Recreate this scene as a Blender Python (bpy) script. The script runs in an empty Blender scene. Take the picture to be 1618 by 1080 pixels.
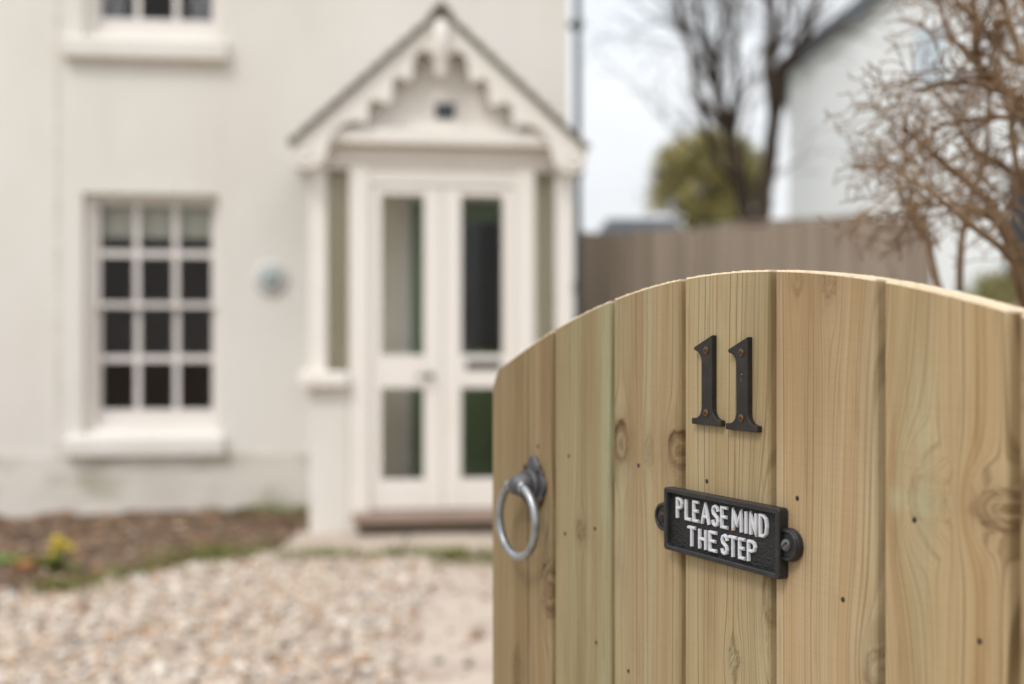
import bpy, bmesh, math, random
import numpy as np
from mathutils import Vector, Matrix, noise
R = math.radians
random.seed(11); rng = np.random.default_rng(11)
S = bpy.context.scene
COL = S.collection

# ------------------------------------------------------------------ camera
EYE = 1.17
cd = bpy.data.cameras.new('camera'); cam = bpy.data.objects.new('camera', cd); COL.objects.link(cam)
cam.location = (0, 0, EYE); cam.rotation_euler = (R(90), 0, 0)
cd.sensor_width = 36; cd.lens = 42.27; cd.clip_start = .02; cd.clip_end = 2000
cd.dof.use_dof = True; cd.dof.focus_distance = 1.0; cd.dof.aperture_fstop = 2.9; cd.dof.aperture_blades = 9
S.camera = cam
# ------------------------------------------------------------------ sky, overcast
SUN_EL, SUN_AZ = R(52), R(212)          # azimuth clockwise from +Y: on the left
w = bpy.data.worlds.new('World'); S.world = w; w.use_nodes = True
nt = w.node_tree; nt.nodes.clear()
def wn(t, **k):
    n = nt.nodes.new(t)
    for a, v in k.items(): setattr(n, a, v)
    return n
out = wn('ShaderNodeOutputWorld'); bg = wn('ShaderNodeBackground'); bg.inputs[1].default_value = .1
sky = wn('ShaderNodeTexSky', sky_type='NISHITA', sun_disc=False, sun_elevation=SUN_EL, sun_rotation=SUN_AZ)
sky.air_density = 1.0; sky.dust_density = 3.0
tc = wn('ShaderNodeTexCoord')
mp = wn('ShaderNodeMapping'); mp.inputs['Scale'].default_value = (1, 1, 2.6); mp.inputs['Location'].default_value = (.3, .1, .2)
nz = wn('ShaderNodeTexNoise'); nz.inputs['Scale'].default_value = 3.2; nz.inputs['Detail'].default_value = 6; nz.inputs['Roughness'].default_value = .55
cr = wn('ShaderNodeValToRGB'); cr.color_ramp.elements[0].position = .32; cr.color_ramp.elements[0].color = (8.5, 8.9, 9.3, 1)
cr.color_ramp.elements[1].position = .62; cr.color_ramp.elements[1].color = (9.9, 10.0, 10.1, 1)
sx = wn('ShaderNodeSeparateXYZ')
mr = wn('ShaderNodeMapRange'); mr.inputs[1].default_value = .05; mr.inputs[2].default_value = 1; mr.inputs[3].default_value = .93; mr.inputs[4].default_value = 1.8
mul = wn('ShaderNodeVectorMath', operation='SCALE')
mix = wn('ShaderNodeMix', data_type='RGBA'); mix.inputs[0].default_value = .9
L = nt.links.new
L(tc.outputs['Generated'], mp.inputs[0]); L(mp.outputs[0], nz.inputs['Vector']); L(nz.outputs[0], cr.inputs[0])
L(tc.outputs['Generated'], sx.inputs[0]); L(sx.outputs[2], mr.inputs[0])
L(cr.outputs[0], mul.inputs[0]); L(mr.outputs[0], mul.inputs['Scale'])
L(sky.outputs[0], mix.inputs[6]); L(mul.outputs[0], mix.inputs[7]); L(mix.outputs[2], bg.inputs[0]); L(bg.outputs[0], out.inputs[0])
sl = bpy.data.lights.new('sun', 'SUN'); sl.energy = 1.5; sl.angle = R(16); sl.color = (1, .96, .91)
so = bpy.data.objects.new('sun', sl); COL.objects.link(so)
d = Vector((math.sin(SUN_AZ)*math.cos(SUN_EL), math.cos(SUN_AZ)*math.cos(SUN_EL), math.sin(SUN_EL)))
so.rotation_euler = d.to_track_quat('Z', 'Y').to_euler(); so.location = d*30
S.view_settings.view_transform = 'Standard'; S.view_settings.look = 'None'; S.view_settings.exposure = 0.08; S.view_settings.gamma = 1
S.render.engine = 'CYCLES'; S.cycles.use_denoising = True
S.cycles.max_bounces = 8; S.cycles.transparent_max_bounces = 12

# ------------------------------------------------------------------ materials
def mat(name, col, rough=.7, spec=.4, metal=0.0, var=None, bump=None, attr=None, sheen=None):
    """Principled material. var = list of (scale xyz, detail, colour, lo, hi, strength); bump = (scale xyz, strength, distance)."""
    m = bpy.data.materials.new(name); m.use_nodes = True; t = m.node_tree; N = t.nodes; b = N['Principled BSDF']
    b.inputs['Roughness'].default_value = rough; b.inputs['Specular IOR Level'].default_value = spec; b.inputs['Metallic'].default_value = metal
    c = N.new('ShaderNodeTexCoord')
    if attr:
        a = N.new('ShaderNodeAttribute'); a.attribute_name = attr; cur = a.outputs['Color']
    else:
        rgb = N.new('ShaderNodeRGB'); rgb.outputs[0].default_value = (*col, 1); cur = rgb.outputs[0]
    for v in (var or []):
        sc, det, c2, lo, hi, st = v
        mpg = N.new('ShaderNodeMapping'); mpg.inputs['Scale'].default_value = sc; t.links.new(c.outputs['Object'], mpg.inputs[0])
        n = N.new('ShaderNodeTexNoise'); n.inputs['Scale'].default_value = 1; n.inputs['Detail'].default_value = det; t.links.new(mpg.outputs[0], n.inputs['Vector'])
        r = N.new('ShaderNodeMapRange'); r.inputs[1].default_value = lo; r.inputs[2].default_value = hi; r.inputs[4].default_value = st
        t.links.new(n.outputs[0], r.inputs[0])
        x = N.new('ShaderNodeMix'); x.data_type = 'RGBA'; x.inputs[7].default_value = (*c2, 1)
        t.links.new(r.outputs[0], x.inputs[0]); t.links.new(cur, x.inputs[6]); cur = x.outputs[2]
    t.links.new(cur, b.inputs['Base Color'])
    if bump:
        mpg = N.new('ShaderNodeMapping'); mpg.inputs['Scale'].default_value = bump[0]; t.links.new(c.outputs['Object'], mpg.inputs[0])
        n = N.new('ShaderNodeTexNoise'); n.inputs['Scale'].default_value = 1; n.inputs['Detail'].default_value = 5; t.links.new(mpg.outputs[0], n.inputs['Vector'])
        bp = N.new('ShaderNodeBump'); bp.inputs['Strength'].default_value = bump[1]; bp.inputs['Distance'].default_value = bump[2]
        t.links.new(n.outputs[0], bp.inputs['Height']); t.links.new(bp.outputs[0], b.inputs['Normal'])
    return m

PLASTER = mat('plaster', (.75, .72, .672), .85, .2, var=[((.7, .7, .5), 5, (.63, .575, .51), .45, .72, .7), ((4, 4, .7), 6, (.64, .59, .53), .54, .80, .38), ((14, 14, 14), 3, (.58, .51, .44), .66, .76, .5)], bump=((18, 18, 18), .25, .01))
PLINTH = mat('plinth plaster', (.69, .65, .595), .85, .2, var=[((1.5, 1.5, 3), 6, (.52, .47, .41), .5, .75, .6), ((2.5, 2.5, 6), 4, (.34, .32, .22), .50, .70, .7)], bump=((18, 18, 18), .3, .01))
TRIM = mat('cream paint', (.815, .765, .71), .5, .4, var=[((2, 2, 2), 5, (.72, .66, .59), .5, .8, .5)], bump=((30, 30, 30), .08, .004))
SASH = mat('white sash paint', (.74, .70, .67), .45, .4, var=[((4, 4, 4), 4, (.68, .63, .58), .5, .8, .4)])
GREEN = mat('dark green paint', (.12, .20, .085), .4, .5)
BLIND = mat('blind fabric', (.50, .50, .42), .9, .1)
DARKROOM = mat('interior paint', (.42, .31, .25), .9, .1)
SLATE = mat('roof tile', (.27, .235, .195), .75, .3, var=[((6, 6, 6), 5, (.24, .21, .17), .45, .7, .8)], bump=((25, 25, 25), .4, .01))
DARKMETAL = mat('dark pipe paint', (.12, .135, .145), .5, .5, var=[((4, 4, 3), 3, (.10, .105, .11), .45, .7, .7)])
STEP = mat('worn tile', (.30, .225, .18), .7, .3, var=[((5, 5, 5), 5, (.22, .16, .13), .45, .7, .7)])
STONE = mat('paving stone', (.50, .42, .35), .85, .2, var=[((2.2, 2.2, 2.2), 6, (.36, .29, .24), .45, .7, .8), ((9, 9, 9), 5, (.58, .50, .43), .5, .75, .6)], bump=((20, 20, 20), .5, .012))
SOIL = mat('soil', (.14, .095, .068), .95, .1, var=[((9, 9, 9), 6, (.24, .165, .115), .45, .7, .9), ((3, 3, 3), 4, (.075, .05, .038), .5, .7, .8)], bump=((45, 45, 45), .8, .03))
DIRT = mat('dirt', (.26, .21, .15), .95, .1, var=[((1.5, 1.5, 1.5), 6, (.11, .13, .05), .42, .6, .9)], bump=((30, 30, 30), .6, .03))
SAND = mat('gravel bed', (.46, .38, .31), .95, .1, var=[((40, 40, 40), 5, (.28, .21, .16), .45, .7, .9)], bump=((60, 60, 60), .6, .02))
GRAVEL = mat('pebble', (.5, .5, .5), .75, .3, attr='tint', bump=((60, 60, 60), .15, .003))
FENCEWOOD = mat('weathered board', (.28, .228, .178), .9, .1, var=[((9, 9, .6), 6, (.35, .285, .23), .42, .68, .9), ((14, 14, .4), 4, (.155, .122, .10), .5, .7, .7)], bump=((40, 40, 1.5), .4, .008))
WHITEWALL = mat('white render', (.86, .885, .90), .8, .2, var=[((.5, .5, .4), 5, (.83, .84, .84), .45, .7, .7)])
GREYROOF = mat('grey slate', (.13, .14, .16), .7, .3, var=[((3, 3, 3), 4, (.19, .20, .22), .45, .7, .8)])
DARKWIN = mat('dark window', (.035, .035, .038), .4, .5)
BARK = mat('dark bark', (.055, .040, .030), .9, .1, var=[((6, 6, 2), 5, (.095, .072, .054), .45, .7, .8)], bump=((20, 20, 6), .6, .03))
TWIG = mat('shrub bark', (.195, .120, .068), .85, .2, var=[((14, 14, 14), 4, (.34, .235, .145), .42, .62, .9), ((6, 6, 6), 3, (.11, .07, .048), .5, .7, .7)], bump=((120, 120, 120), .4, .003))
LEAFY = mat('evergreen leaf', (.10, .11, .03), .6, .3, attr='tint')
GRASSM = mat('grass blade', (.1, .15, .03), .7, .2, attr='tint')
BLACK = mat('black satin metal', (.016, .0135, .0115), .5, .35, var=[((60, 60, 60), 4, (.030, .026, .023), .45, .7, .8)], bump=((500, 500, 500), .05, .001))
CASTIRON = mat('black cast iron', (.014, .014, .015), .42, .42, var=[((90, 90, 90), 5, (.034, .034, .036), .5, .75, .8)], bump=((260, 260, 260), .35, .0012))
CASTPANEL = mat('rough cast iron', (.012, .012, .0125), .5, .4, bump=((520, 520, 520), 1.0, .004))
LETTER = mat('worn white paint', (.56, .57, .60), .55, .4, var=[((150, 150, 150), 5, (.42, .42, .44), .5, .7, .7), ((70, 70, 70), 3, (.42, .24, .10), .66, .74, .8)], bump=((500, 500, 500), .25, .0008))
BRONZE = mat('bronze screw', (.22, .11, .045), .35, .5, metal=.9, var=[((300, 300, 300), 3, (.12, .06, .03), .45, .65, .8)])
IRONGREY = mat('grey painted iron', (.085, .085, .092), .5, .5, metal=.35, var=[((80, 80, 80), 4, (.16, .16, .17), .45, .7, .7)], bump=((200, 200, 200), .2, .001))
GALV = mat('galvanised ring', (.36, .38, .40), .36, .5, metal=.75, var=[((60, 60, 60), 5, (.22, .23, .24), .45, .7, .8)], bump=((250, 250, 250), .12, .001))
NAILM = mat('nail head', (.035, .03, .026), .5, .5, metal=.5)
PLAQUE = mat('pale plaque', (.62, .62, .60), .6, .3)
PLAQUEBLUE = mat('blue grey enamel', (.36, .41, .41), .4, .5)
YELLOW = mat('yellow petal', (.66, .52, .05), .6, .3)
ORANGE = mat('dead leaf', (.40, .17, .06), .8, .2, attr='tint')

def glass_mat(name, clear, tint=(.9, .92, .9)):
    m = bpy.data.materials.new(name); m.use_nodes = True; t = m.node_tree; N = t.nodes; N.remove(N['Principled BSDF'])
    tr = N.new('ShaderNodeBsdfTransparent'); tr.inputs[0].default_value = (*[c*clear for c in tint], 1)
    gl = N.new('ShaderNodeBsdfGlossy'); gl.inputs['Roughness'].default_value = .03
    fr = N.new('ShaderNodeFresnel'); fr.inputs[0].default_value = 1.28
    mx = N.new('ShaderNodeMixShader'); t.links.new(fr.outputs[0], mx.inputs[0]); t.links.new(tr.outputs[0], mx.inputs[1]); t.links.new(gl.outputs[0], mx.inputs[2])
    t.links.new(mx.outputs[0], N['Material Output'].inputs[0]); return m
GLASS = glass_mat('window glass', 1.0, (1, 1, 1))

def wood_mat():
    m = bpy.data.materials.new('treated pine'); m.use_nodes = True; t = m.node_tree; N = t.nodes; b = N['Principled BSDF']; ln = t.links.new
    def at(n):
        a = N.new('ShaderNodeAttribute'); a.attribute_name = n; return a
    g = at('ring').outputs['Fac']; kn = at('knot').outputs['Fac']; kr = at('knot_ring').outputs['Fac']; tint = at('tint').outputs['Color']; gs = at('stain').outputs['Fac']
    def math_(op, a, bv):
        n = N.new('ShaderNodeMath'); n.operation = op
        for i, v in enumerate((a, bv)):
            if isinstance(v, (int, float)): n.inputs[i].default_value = v
            else: ln(v, n.inputs[i])
        return n.outputs[0]
    def n1(freq, det, rough=.5):
        n = N.new('ShaderNodeTexNoise'); n.noise_dimensions = '1D'; n.inputs['Scale'].default_value = 1; n.inputs['Detail'].default_value = det; n.inputs['Roughness'].default_value = rough
        ln(math_('MULTIPLY', g, freq), n.inputs['W']); return n.outputs[0]
    def mr_(v, a, bb, c=0, dd=1):
        n = N.new('ShaderNodeMapRange'); n.inputs[1].default_value = a; n.inputs[2].default_value = bb; n.inputs[3].default_value = c; n.inputs[4].default_value = dd; ln(v, n.inputs[0]); return n.outputs[0]
    def mixc(f, a, c):
        n = N.new('ShaderNodeMix'); n.data_type = 'RGBA'
        for s, v in ((0, f), (6, a), (7, c)):
            if isinstance(v, (int, float)): n.inputs[s].default_value = v
            elif isinstance(v, tuple): n.inputs[s].default_value = (*v, 1)
            else: ln(v, n.inputs[s])
        return n.outputs[2]
    def mulc(a, c):
        n = N.new('ShaderNodeMix'); n.data_type = 'RGBA'; n.blend_type = 'MULTIPLY'; n.inputs[0].default_value = 1; ln(a, n.inputs[6]); ln(c, n.inputs[7]); return n.outputs[2]
    tcn = N.new('ShaderNodeTexCoord')
    def n3(sc, det):
        mpg = N.new('ShaderNodeMapping'); mpg.inputs['Scale'].default_value = sc; ln(tcn.outputs['Object'], mpg.inputs[0])
        n = N.new('ShaderNodeTexNoise'); n.inputs['Scale'].default_value = 1; n.inputs['Detail'].default_value = det; ln(mpg.outputs[0], n.inputs['Vector']); return n.outputs[0]
    rings = n1(420, 1.5, .5); fine = n1(1400, 1); broad = n1(55, 2)
    late = mr_(rings, .50, .72)
    c = mixc(math_('MULTIPLY', late, .82), (.395, .317, .203), (.140, .094, .046))
    c = mixc(mr_(fine, .45, .75, 0, .22), c, (.30, .19, .09))
    c = mixc(mr_(broad, .45, .72, 0, .5), c, (.30, .205, .10))
    c = mixc(mr_(n3((22, 22, 2.2), 4), .48, .70, 0, .72), c, (.235, .155, .078))
    c = mixc(mr_(n3((9, 9, 1.3), 3), .46, .68, 0, .40), c, (.42, .34, .215))
    c = mixc(math_('MULTIPLY', gs, mr_(n3((60, 60, 5), 3), .3, .7, .25, .85)), c, (.40, .46, .34))
    c = mixc(mr_(n3((260, 260, 12), 3), .56, .74, 0, .42), c, (.17, .11, .055))
    c = mulc(c, tint)
    kc = mixc(mr_(n3((130, 130, 130), 3), .35, .7), (.15, .075, .028), (.045, .022, .011))
    c = mixc(kn, c, kc)
    # faint saw marks across the face
    saw = n3((3, 3, 520), 1)
    c = mixc(mr_(saw, .50, .80, 0, .09), c, (.24, .15, .07))
    ln(c, b.inputs['Base Color']); b.inputs['Roughness'].default_value = .62; b.inputs['Specular IOR Level'].default_value = .25
    h = math_('ADD', math_('MULTIPLY', rings, -.5), math_('ADD', math_('MULTIPLY', saw, .30), math_('MULTIPLY', fine, .25)))
    bp = N.new('ShaderNodeBump'); bp.inputs['Strength'].default_value = .3; bp.inputs['Distance'].default_value = .0012; ln(h, bp.inputs['Height']); ln(bp.outputs[0], b.inputs['Normal'])
    return m
PINE = wood_mat()
ENDGRAIN = mat('sawn pine edge', (.66, .53, .37), .8, .2, var=[((90, 90, 90), 4, (.54, .40, .25), .45, .7, .8), ((300, 40, 300), 3, (.80, .70, .55), .55, .75, .7)], bump=((500, 500, 500), .6, .0015))

# ------------------------------------------------------------------ mesh helpers
class MB:
    def __init__(s): s.v = []; s.f = []; s.mi = []
    def add(s, v, f, mi=0):
        b = len(s.v); s.v += [tuple(p) for p in v]; s.f += [tuple(i+b for i in q) for q in f]; s.mi += [mi]*len(f)
    def box(s, x0, x1, y0, y1, z0, z1, mi=0):
        v = [(x0,y0,z0),(x1,y0,z0),(x1,y1,z0),(x0,y1,z0),(x0,y0,z1),(x1,y0,z1),(x1,y1,z1),(x0,y1,z1)]
        s.add(v, [(0,3,2,1),(4,5,6,7),(0,1,5,4),(1,2,6,5),(2,3,7,6),(3,0,4,7)], mi)
    def prism(s, pts, y0, y1, mi=0):
        """outline of (x,z) points extruded along y"""
        n = len(pts)
        ar = sum(pts[i][0]*pts[(i+1) % n][1]-pts[(i+1) % n][0]*pts[i][1] for i in range(n))
        if ar < 0: pts = pts[::-1]
        v = [(x, y0, z) for x, z in pts]+[(x, y1, z) for x, z in pts]
        f = [tuple(range(n)), tuple(range(2*n-1, n-1, -1))]+[((i+1) % n, i, i+n, (i+1) % n+n) for i in range(n)]
        s.add(v, f, mi)
    def tube(s, pts, rad, sides=6, mi=0, cap=True, closed=False):
        pts = [Vector(p) for p in pts]; n = len(pts)
        if n < 2: return
        if not hasattr(rad, '__len__'): rad = [rad]*n
        v = []; nrm = None
        for i, p in enumerate(pts):
            if closed: t = pts[(i+1) % n]-pts[i-1]
            else: t = pts[min(i+1, n-1)]-pts[max(i-1, 0)]
            if t.length < 1e-9: t = Vector((0, 0, 1))
            t.normalize()
            if nrm is None:
                nrm = t.orthogonal().normalized()
            else:
                nrm = nrm-t*nrm.dot(t)
                nrm = nrm.normalized() if nrm.length > 1e-6 else t.orthogonal().normalized()
            bn = t.cross(nrm)
            for k in range(sides):
                a = 2*math.pi*k/sides
                v.append(p+(nrm*math.cos(a)+bn*math.sin(a))*rad[i])
        f = []
        for i in range(n if closed else n-1):
            j = (i+1) % n
            for k in range(sides):
                k2 = (k+1) % sides
                f.append((i*sides+k, i*sides+k2, j*sides+k2, j*sides+k))
        if cap and not closed:
            f.append(tuple(range(sides-1, -1, -1))); f.append(tuple((n-1)*sides+k for k in range(sides)))
        s.add(v, f, mi)
    def lathe(s, prof, origin, axis=(0, -1, 0), seg=24, mi=0):
        """prof: list of (radius, height along axis)"""
        ax = Vector(axis).normalized(); u = ax.orthogonal().normalized(); w2 = ax.cross(u); o = Vector(origin); v = []
        for r, h in prof:
            for k in range(seg):
                a = 2*math.pi*k/seg; v.append(o+ax*h+(u*math.cos(a)+w2*math.sin(a))*max(r, 1e-5))
        f = []
        for i in range(len(prof)-1):
            for k in range(seg):
                k2 = (k+1) % seg; f.append((i*seg+k, i*seg+k2, (i+1)*seg+k2, (i+1)*seg+k))
        f.append(tuple(range(seg-1, -1, -1))); f.append(tuple((len(prof)-1)*seg+k for k in range(seg)))
        s.add(v, f, mi)
    def build(s, name, mats, parent=None, smooth=False, bevel=0, tints=None, segs=2):
        me = bpy.data.meshes.new(name); me.from_pydata(s.v, [], s.f)
        if not isinstance(mats, (list, tuple)): mats = [mats]
        for m in mats: me.materials.append(m)
        if len(mats) > 1: me.polygons.foreach_set('material_index', s.mi)
        if smooth: me.polygons.foreach_set('use_smooth', [True]*len(me.polygons))
        if tints is not None:
            a = me.attributes.new('tint', 'FLOAT_COLOR', 'POINT'); a.data.foreach_set('color', np.asarray(tints, dtype=np.float32).ravel())
        me.update()
        o = bpy.data.objects.new(name, me); COL.objects.link(o)
        if parent: o.parent = parent
        if bevel:
            b = o.modifiers.new('bevel', 'BEVEL'); b.width = bevel; b.segments = segs; b.limit_method = 'ANGLE'; b.angle_limit = R(35)
        return o
def empty(name, loc, rz=0):
    o = bpy.data.objects.new(name, None); COL.objects.link(o); o.location = loc; o.rotation_euler = (0, 0, rz); o.empty_display_size = .1; return o
def tag(o, label=None, cat=None, group=None, kind=None):
    for k, v in (('label', label), ('category', cat), ('group', group), ('kind', kind)):
        if v: o[k] = v
    return o
def at(x, y, Z):   # a point of the place, from where it shows and how far off it stands
    return Vector(((x-809)/1900*Z, Z, EYE-(y-540)/1900*Z))

# ================================================================== GROUND
def sheet(name, mt, poly, z, kind='structure', thick=None):
    mb = MB()
    if thick:
        n = len(poly); v = [(x, y, z) for x, y in poly]+[(x, y, z-thick) for x, y in poly]
        mb.add(v, [tuple(range(n))]+[((i+1) % n, i, i+n, (i+1) % n+n) for i in range(n)])
    else: mb.add([(x, y, z) for x, y in poly], [tuple(range(len(poly)))])
    return tag(mb.build(name, mt), kind=kind)
sheet('ground', DIRT, [(-300, -60), (300, -60), (300, 600), (-300, 600)], -.03)
sheet('gravel_base', SAND, [(-5, -1.5), (.0, -1.5), (.0, 6.6), (-5, 6.6)], -.004)

def grid_terrain(name, mt, x0, x1, y0, y1, nx, ny, hf, kind='structure'):
    v = []; f = []
    for j in range(ny+1):
        for i in range(nx+1):
            x = x0+(x1-x0)*i/nx; y = y0+(y1-y0)*j/ny; v.append((x, y, hf(x, y)))
    for j in range(ny):
        for i in range(nx):
            a = j*(nx+1)+i; f.append((a, a+1, a+nx+2, a+nx+1))
    mb = MB(); mb.add(v, f); return tag(mb.build(name, mt, smooth=True), kind=kind)
def sm(x, a, b):
    t = min(1, max(0, (x-a)/(b-a))); return t*t*(3-2*t)
def bed_edge(x):   # front edge of the flower bed: y as a function of x
    xs = [-5, -2.6, -2.1, -1.85, -1.62, -1.4, -1.2]; ys = [5.3, 5.52, 5.55, 5.9, 6.35, 6.6, 7.15]
    return float(np.interp(x, xs, ys))
def bed_h(x, y):
    e = bed_edge(x)+.05*noise.noise(Vector((x*4, 3, 0)))
    a = sm(y, e-.06, e+.14)*(1-sm(x, -1.28, -1.12))
    return -.028+a*(.055+.05*noise.noise(Vector((x*3, y*3, 0)))+.03*noise.noise(Vector((x*11, y*11, 1)))+.03*sm(y, 7, 7.9))
grid_terrain('flower_bed', SOIL, -5, -1.02, 5.2, 8.05, 150, 110, bed_h)
def slab_row(name, mt, x0, x1, y0, y1, z, xs):
    """one paved strip with joints cut between its slabs"""
    mb = MB(); e = [x0]+xs+[x1]
    for a, b in zip(e[:-1], e[1:]):
        dz = random.uniform(-.004, .004)
        mb.box(a+.006, b-.006, y0, y1, z-.06, z+dz)
    return mb
mb = slab_row('', None, -1.3, 1.3, 6.52, 7.32, .022, [-.62, .05, .72])
tag(mb.build('pavement', STONE, bevel=.006), kind='structure')
mb = MB(); y = 1.6
for i in range(9):
    dy = random.uniform(.5, .62)
    j = random.uniform(-.05, .05); dz = random.uniform(-.004, .004)
    mb.box(-.41+j*.6, .28+j, y, y+dy-.03, -.05, .012+dz); mb.box(.31+j, .62, y, y+dy-.03, -.05, .014-dz)
    y += dy
    if y > 6.0: break
tag(mb.build('path', STONE, bevel=.008), kind='structure')
def bank_h(x, y):
    lim = .60+.08*noise.noise(Vector((y*.8, 0, 5)))+.33*max(0, y-2)
    h = sm(x, lim, lim+.5)*(1-sm(y, 6.4, 7.6))*sm(y, 1.1, 1.7)
    return -.05+h*(1.33+.10*noise.noise(Vector((x*1.4, y*1.4, 0)))+.04*noise.noise(Vector((x*6, y*6, 2)))+.075*(y-4))
grid_terrain('bank', mat('dry soil', (.26, .175, .12), .95, .1, var=[((2.5, 2.5, 2.5), 6, (.12, .13, .045), .50, .62, .85), ((9, 9, 9), 6, (.34, .24, .165), .45, .7, .9), ((3, 3, 3), 4, (.13, .09, .06), .5, .7, .8)], bump=((45, 45, 45), .8, .03)), .5, 6.5, 1.05, 7.7, 120, 130, bank_h)

# ---- gravel stones: a carpet nobody could count
def stones():
    ico = bmesh.new(); bmesh.ops.create_icosphere(ico, subdivisions=1, radius=1); ico.verts.ensure_lookup_table()
    base = np.array([v.co[:] for v in ico.verts]); faces = np.array([[v.index for v in f.verts] for f in ico.faces]); ico.free()
    pts = []
    while len(pts) < 18500:
        x = rng.uniform(-3.6, .0); y = rng.uniform(3.2, 6.62)
        if x < -1.25 and y > bed_edge(x)+rng.normal(.02, .06): continue
        if x > -1.3 and y > 6.5: continue
        if x > -.42 and rng.random() > .035+.55*max(0, (-.35-x)/.07): continue
        if x > -.1: continue
        pts.append((x, y))
    n = len(pts); nv = len(base)
    var = [base*(1+rng.uniform(-.24, .24, (nv, 1))) for _ in range(12)]
    V = np.empty((n, nv, 3), np.float32); T = np.empty((n, nv, 4), np.float32)
    pal = np.array([(.60, .50, .41), (.70, .62, .54), (.52, .39, .29), (.47, .29, .17), (.36, .32, .29), (.63, .53, .42), (.33, .20, .13), (.78, .72, .65), (.55, .44, .35)])
    pw = np.array([.2, .16, .14, .08, .09, .13, .05, .08, .07]); pw /= pw.sum()
    for i, (x, y) in enumerate(pts):
        r = min(.034, max(.008, rng.lognormal(math.log(.0138), .38)))
        sc = np.array([r*rng.uniform(.9, 1.4), r*rng.uniform(.75, 1.1), r*rng.uniform(.5, .85)])
        a, b, c = rng.uniform(-.5, .5), rng.uniform(-.5, .5), rng.uniform(0, 6.28)
        M = np.array(Matrix.Rotation(c, 3, 'Z') @ Matrix.Rotation(a, 3, 'X') @ Matrix.Rotation(b, 3, 'Y'))
        z = rng.uniform(.0, .022)+(0.012 if x > -.38 and y < 6.2 else 0)
        V[i] = (var[i % 12]*sc) @ M.T+np.array([x, y, z])
        col = pal[rng.choice(len(pal), p=pw)]*rng.uniform(.80, 1.03)
        T[i, :, :3] = np.clip(col, 0, .86); T[i, :, 3] = 1
    F = (faces[None]+(np.arange(n)*nv)[:, None, None]).reshape(-1, 3)
    me = bpy.data.meshes.new('gravel'); me.vertices.add(n*nv); me.vertices.foreach_set('co', V.ravel())
    me.loops.add(F.size); me.loops.foreach_set('vertex_index', F.ravel().astype(np.int32))
    me.polygons.add(len(F)); me.polygons.foreach_set('loop_start', np.arange(0, F.size, 3, dtype=np.int32))
    me.update(calc_edges=True)
    at_ = me.attributes.new('tint', 'FLOAT_COLOR', 'POINT'); at_.data.foreach_set('color', T.ravel())
    me.materials.append(GRAVEL); me.polygons.foreach_set('use_smooth', [True]*len(me.polygons))
    o = bpy.data.objects.new('gravel', me); COL.objects.link(o)
    tag(o, 'pale pink and tan gravel spread in front of the house', 'gravel', kind='stuff')
stones()

# ---- grass tufts, litter and small plants in the bed
def blades(name, spots, cols, label, cat, hgt=(.03, .09), kind='stuff', n=14, wd=.004, spread=.05):
    mb = MB(); T = []
    for (x, y, z) in spots:
        for _ in range(n):
            a = random.uniform(0, 6.28); h = random.uniform(*hgt); px, py = x+random.gauss(0, spread), y+random.gauss(0, spread); le = random.uniform(.2, .9)*h
            c = random.choice(cols); k = random.uniform(.75, 1.25); c4 = (c[0]*k, c[1]*k, c[2]*k, 1)
            ux, uy = math.cos(a), math.sin(a); qx, qy = -uy*wd, ux*wd
            v = [(px-qx, py-qy, z-.01), (px+qx, py+qy, z-.01), (px+ux*le*.35+qx*.8, py+uy*le*.35+qy*.8, z+h*.6), (px+ux*le*.35-qx*.8, py+uy*le*.35-qy*.8, z+h*.6), (px+ux*le, py+uy*le, z+h)]
            mb.add(v, [(0, 1, 2, 3), (3, 2, 4)]); T += [c4]*5
    return tag(mb.build(name, GRASSM, tints=T), label, cat, kind=kind)
sp = []
for _ in range(60):
    x = random.uniform(-2.2, -1.35); sp.append((x, bed_edge(x)+random.gauss(.03, .05), 0))
for _ in range(75): sp.append((random.uniform(-1.25, .1), random.gauss(6.47, .04), 0))
for _ in range(36): sp.append((random.gauss(-1.6, .13), random.gauss(6.42, .06), 0))
for _ in range(60): sp.append((random.uniform(-1.8, -.92), 7.86+random.gauss(0, .06), .03))
blades('grass', sp, [(.16, .19, .04), (.21, .22, .05), (.11, .14, .03), (.26, .22, .10)], 'short grass and moss growing along the bed and paving edges', 'grass')
def bank_spots(n):
    o = []
    while len(o) < n:
        x, y = random.uniform(1.3, 4), random.uniform(4.4, 7.0)
        h = bank_h(x, y)
        if h > 1.1: o.append((x, y, h))
    return o
blades('grass', bank_spots(800), [(.17, .17, .06), (.24, .20, .09), (.13, .13, .045)], 'rough green grass on the raised bank behind the gate', 'grass', hgt=(.04, .12), n=10, spread=.07)
def litter(name, spots, label, cat):
    mb = MB(); T = []
    pal = [(.36, .20, .10), (.45, .27, .14), (.28, .16, .09), (.50, .36, .22), (.55, .44, .34)]
    for (x, y, z) in spots:
        s_ = random.uniform(.012, .03); a = random.uniform(0, 6.28); Mx = Matrix.Rotation(a, 3, 'Z') @ Matrix.Rotation(random.uniform(-.6, .6), 3, 'X')
        pts = [(-1, 0, 0), (-.3, -.5, .12), (.5, -.4, .1), (1, 0, .25), (.5, .4, .05), (-.3, .5, .15)]
        mb.add([Vector((x, y, z+.012))+Mx @ (Vector(p)*s_) for p in pts], [tuple(range(6))])
        c = random.choice(pal); T += [(*c, 1)]*6
    tag(mb.build(name, ORANGE, tints=T), label, cat, kind='stuff')
sp = []
while len(sp) < 900:
    x, y = random.uniform(-3.6, -1.2), random.uniform(5.4, 7.9)
    if y > bed_edge(x): sp.append((x, y, bed_h(x, y)))
litter('leaf_litter', sp, 'brown dead leaves lying on the soil of the flower bed', 'dead leaves')

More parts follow.
